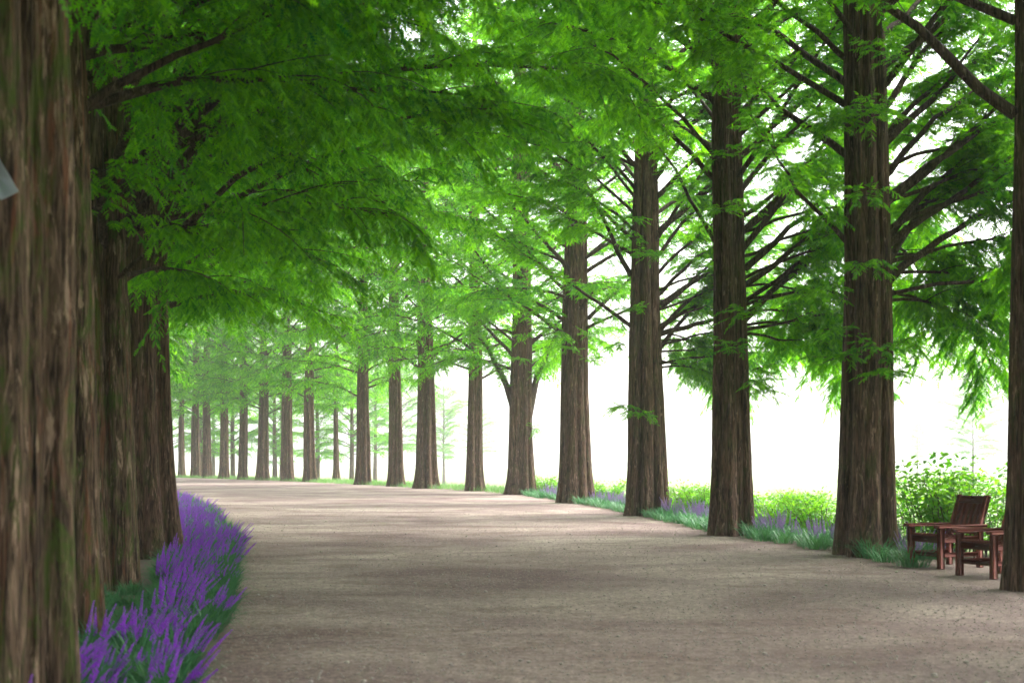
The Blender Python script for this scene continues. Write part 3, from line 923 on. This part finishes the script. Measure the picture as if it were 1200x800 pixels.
# ------------------------------------------------------------------ wooden armchairs
def armchair(x, y, rz, label):
    """local axes: sitter faces -y, x across"""
    t = empty('armchair', (x, y, 0.006), rz)
    tag(t, label, 'chair', 'wooden armchairs at the right path edge')
    W, D, b = .68, .78, .006
    for sx in (-1, 1):
        m = MB(); m.box((sx * (W / 2 - .04), -D / 2 + .04, .281), (.08, .08, .562), bev=b); m.build('leg', WOOD, t)
        m = MB(); m.box((sx * (W / 2 - .04), D / 2 - .04, .281), (.075, .075, .562), bev=b); m.build('leg', WOOD, t)
        m = MB(); m.box((sx * (W / 2 - .035), .0,   .585), (.115, D + .10, .045), bev=.008); m.build('armrest', WOOD, t)
        m = MB(); m.box((sx * (W / 2 - .04), 0, .40), (.045, D - .165, .085), bev=b)
        m.box((sx * (W / 2 - .04), 0, .19), (.04, D - .165, .06), bev=b); m.build('side_rail', WOOD, t)
    m = MB(); m.box((0, -D / 2 + .04, .40), (W - .165, .045, .09), bev=b); m.build('front_rail', WOOD_DARK, t)
    m = MB(); m.box((0, -D / 2 + .05, .19), (W - .165, .04, .06), bev=b); m.build('stretcher', WOOD_DARK, t)
    m = MB(); m.box((0, D / 2 - .04, .40), (W - .165, .045, .08), bev=b); m.build('back_rail', WOOD_DARK, t)
    m = MB()
    for k in range(5):
        m.box((0, -D / 2 + .055 + k * .108, .465 - k * .008), (W - .175, .098, .026), bev=.005)
    m.build('seat', WOOD, t)
    back = MB(); a = R(-20)                            # leaning back (+y) towards the top
    rot = rotx(a); up = rot @ np.array([0, 0, 1.0]); o0 = np.array([0, D / 2 - .06, .45])
    for sx in (-1, 1):
        back.box(o0 + up * .29 + np.array([sx * (W / 2 - .045 - .03), 0, 0]), (.075, .07, .60), rot, b)
    back.box(o0 + up * .045, (W - .20, .035, .06), rot, b)
    br = back.build('backrest', WOOD, t)
    m = MB(); m.box(o0 + up * .522, (W - .20, .060, .11), rot, b); m.build('top_rail', WOOD_DARK, br)
    m = MB(); n = 5; ww = (W - .205) / n
    for k in range(n):
        m.box(o0 + up * .272 + np.array([-(W - .205) / 2 + ww * (k + .5), 0, 0]), (ww - .006, .018, .392), rot, .003)
    m.build('slats', WOOD, br)
    return t


# front direction (-0.92,-0.38): local -y -> world
rzc = math.atan2(-0.40, -0.92) + math.pi / 2
for (pa, da), (pb, db), lab in ((((1104), 17.75), ((1069), 18.3), 'reddish brown wooden armchair next to the thick fluted redwood, whole backrest in view'),
                                (((1167), 16.2), ((1125), 16.8), 'reddish brown wooden armchair half hidden by the dark trunk at the right frame edge')):
    mx, my = (gx(pa, da) + gx(pb, db)) / 2, (da + db) / 2
    fx, fy = math.cos(rzc - math.pi / 2), math.sin(rzc - math.pi / 2)
    armchair(mx - fx * .33, my - fy * .33, rzc, lab)

# ------------------------------------------------------------------ grey plate on the nearest trunk
t = empty('trunk_plate', (-2.655, 6.59, 2.98), R(14))
tag(t, 'small tilted grey plate fixed to the nearest left trunk at the frame edge', 'plate')
m = MB(); c, s = math.cos(R(-30)), math.sin(R(-30))
rotp = np.array([[c, 0, s], [0, 1, 0], [-s, 0, c]])
m.box((0, 0, 0), (.10, .004, .26), rotp, .0015); m.build('plate', PLATE, t)
m = MB(); m.tube([(0, .12, 0), (0, -.008, 0)], [.006, .006], 10); m.tube([(0, -.004, 0), (0, -.010, 0)], [.013, .004], 10); m.build('nail', STEEL, t)

# ------------------------------------------------------------------ pebbles and litter on the path (uncountable)
def scatter_path(n, seed, dmin, dmax, power=1.0):
    rg = np.random.default_rng(seed)
    d = dmin * (dmax / dmin) ** rg.random(n)
    u = rg.random(n)
    xl = np.interp(d, [p[1] for p in edge_left], [p[0] for p in edge_left]); xr = np.interp(d, [p[1] for p in edge_right], [p[0] for p in edge_right])
    return np.stack([xl + (xr - xl) * u, d], 1), rg


p, rg = scatter_path(16000, 8, 5.5, 45)
sz = rg.uniform(.005, .016, len(p)) * (1 + (rg.random(len(p)) > .97) * 1.0)
octa = np.array([(1, 0, 0), (-.9, .1, .1), (.1, 1, 0), (0, -.85, .1), (0, .1, .6), (0, 0, -.6)])
of = np.array([(0, 2, 4), (2, 1, 4), (1, 3, 4), (3, 0, 4), (2, 0, 5), (1, 2, 5), (3, 1, 5), (0, 3, 5)])
an = rg.random(len(p)) * 6.28
ca, sa = np.cos(an)[:, None], np.sin(an)[:, None]
ox = octa[None, :, 0] * ca - octa[None, :, 1] * sa; oy = octa[None, :, 0] * sa + octa[None, :, 1] * ca
V = np.stack([p[:, :1] + ox * sz[:, None], p[:, 1:] + oy * sz[:, None], .009 + sz[:, None] * (octa[None, :, 2] + .2)], -1).reshape(-1, 3)
T = (of[None] + (np.arange(len(p)) * 6)[:, None, None]).reshape(-1, 3)
tag(link(bpy.data.objects.new('gravel', np_mesh('gravel', V, [T], [STONE]))), 'loose grit and small pebbles strewn over the sandy path', 'gravel', kind='stuff')

p, rg = scatter_path(9000, 9, 5.5, 60)
di = unit(np.stack([rg.normal(0, 1, len(p)), rg.normal(0, 1, len(p)), rg.normal(0, .1, len(p))], 1))
nr = np.array([0, 0, 1.0]) + rg.normal(0, .25, (len(p), 3))
me = fronds_to_mesh('leaf_litter', np.concatenate([p, np.full((len(p), 1), .016)], 1), di, nr, rg.uniform(.008, .024, len(p)), FR_FAR)
me.materials.clear(); me.materials.append(LITTER)
tag(link(bpy.data.objects.new('leaf_litter', me)), 'scattered dry brown needles and leaf bits lying on the path', 'leaf litter', kind='stuff')

# ------------------------------------------------------------------ haze
HAZE = 0.00072
m, nt, out = new_mat('mist')
pv = N(nt, 'ShaderNodeVolumePrincipled')
pv.inputs['Color'].default_value = (0.95, 0.97, 0.98, 1); pv.inputs['Density'].default_value = HAZE; pv.inputs['Anisotropy'].default_value = 0.0
nt.links.new(pv.outputs[0], out.inputs['Volume'])
hz = MB(); hz.box((0, 60, 13.5), (2 * S + 20, 2 * S + 20, 35.0))
tag(hz.build('haze', m), kind='stuff')
bpy.data.objects['haze']['label'] = 'pale morning mist filling the avenue and the field'
bpy.data.objects['haze']['category'] = 'haze'

# ------------------------------------------------------------------ light
SUN_EL, SUN_AZ = R(52), R(62)     # azimuth measured from +Y towards +X
w = bpy.data.worlds.new('World'); scene.world = w; w.use_nodes = True
nt = w.node_tree; nt.nodes.clear()
out = nt.nodes.new('ShaderNodeOutputWorld'); bg = nt.nodes.new('ShaderNodeBackground')
sky = nt.nodes.new('ShaderNodeTexSky'); sky.sky_type = 'NISHITA'; sky.sun_disc = False
sky.sun_elevation = SUN_EL; sky.sun_rotation = SUN_AZ; sky.air_density = 1.6; sky.dust_density = 6.0; sky.ozone_density = 1.0
hs = nt.nodes.new('ShaderNodeHueSaturation'); hs.inputs['Saturation'].default_value = 0.25
nt.links.new(sky.outputs[0], hs.inputs['Color']); nt.links.new(hs.outputs[0], bg.inputs['Color'])
bg.inputs['Strength'].default_value = 0.15
nt.links.new(bg.outputs[0], out.inputs['Surface'])
sl = bpy.data.lights.new('sun', 'SUN'); sl.energy = 1.1; sl.angle = R(40); sl.color = (1, .96, .9)
so = link(bpy.data.objects.new('sun', sl))
sd = Vector((math.sin(SUN_AZ) * math.cos(SUN_EL), math.cos(SUN_AZ) * math.cos(SUN_EL), math.sin(SUN_EL)))
so.rotation_euler = sd.to_track_quat('Z', 'Y').to_euler(); so.location = (20, 20, 40)

# ------------------------------------------------------------------ camera, render
cam = bpy.data.cameras.new('camera'); co = link(bpy.data.objects.new('camera', cam))
co.location = (0, 0, HC); co.rotation_euler = (R(90), 0, 0)
cam.lens = 45; cam.sensor_width = 36; cam.sensor_fit = 'HORIZONTAL'; cam.shift_y = (YH - 400) / 1200
cam.clip_start = .1; cam.clip_end = 2000
cam.dof.use_dof = True; cam.dof.focus_distance = 48; cam.dof.aperture_fstop = 2.4
scene.camera = co
vs = scene.view_settings
vs.view_transform = 'Standard'; vs.look = 'None'; vs.gamma = 1; vs.use_curve_mapping = False
vs.exposure = 2.5
scene.render.engine = 'CYCLES'
cy = scene.cycles
cy.use_denoising = True
cy.denoising_prefilter = 'ACCURATE'
cy.denoising_input_passes = 'RGB_ALBEDO_NORMAL'
try: cy.denoiser = 'OPENIMAGEDENOISE'
except Exception: pass
cy.max_bounces = 8; cy.diffuse_bounces = 6; cy.glossy_bounces = 2; cy.transmission_bounces = 5; cy.volume_bounces = 1; cy.transparent_max_bounces = 4
cy.caustics_reflective = False; cy.caustics_refractive = False
cy.sample_clamp_indirect = 6
cy.use_adaptive_sampling = False
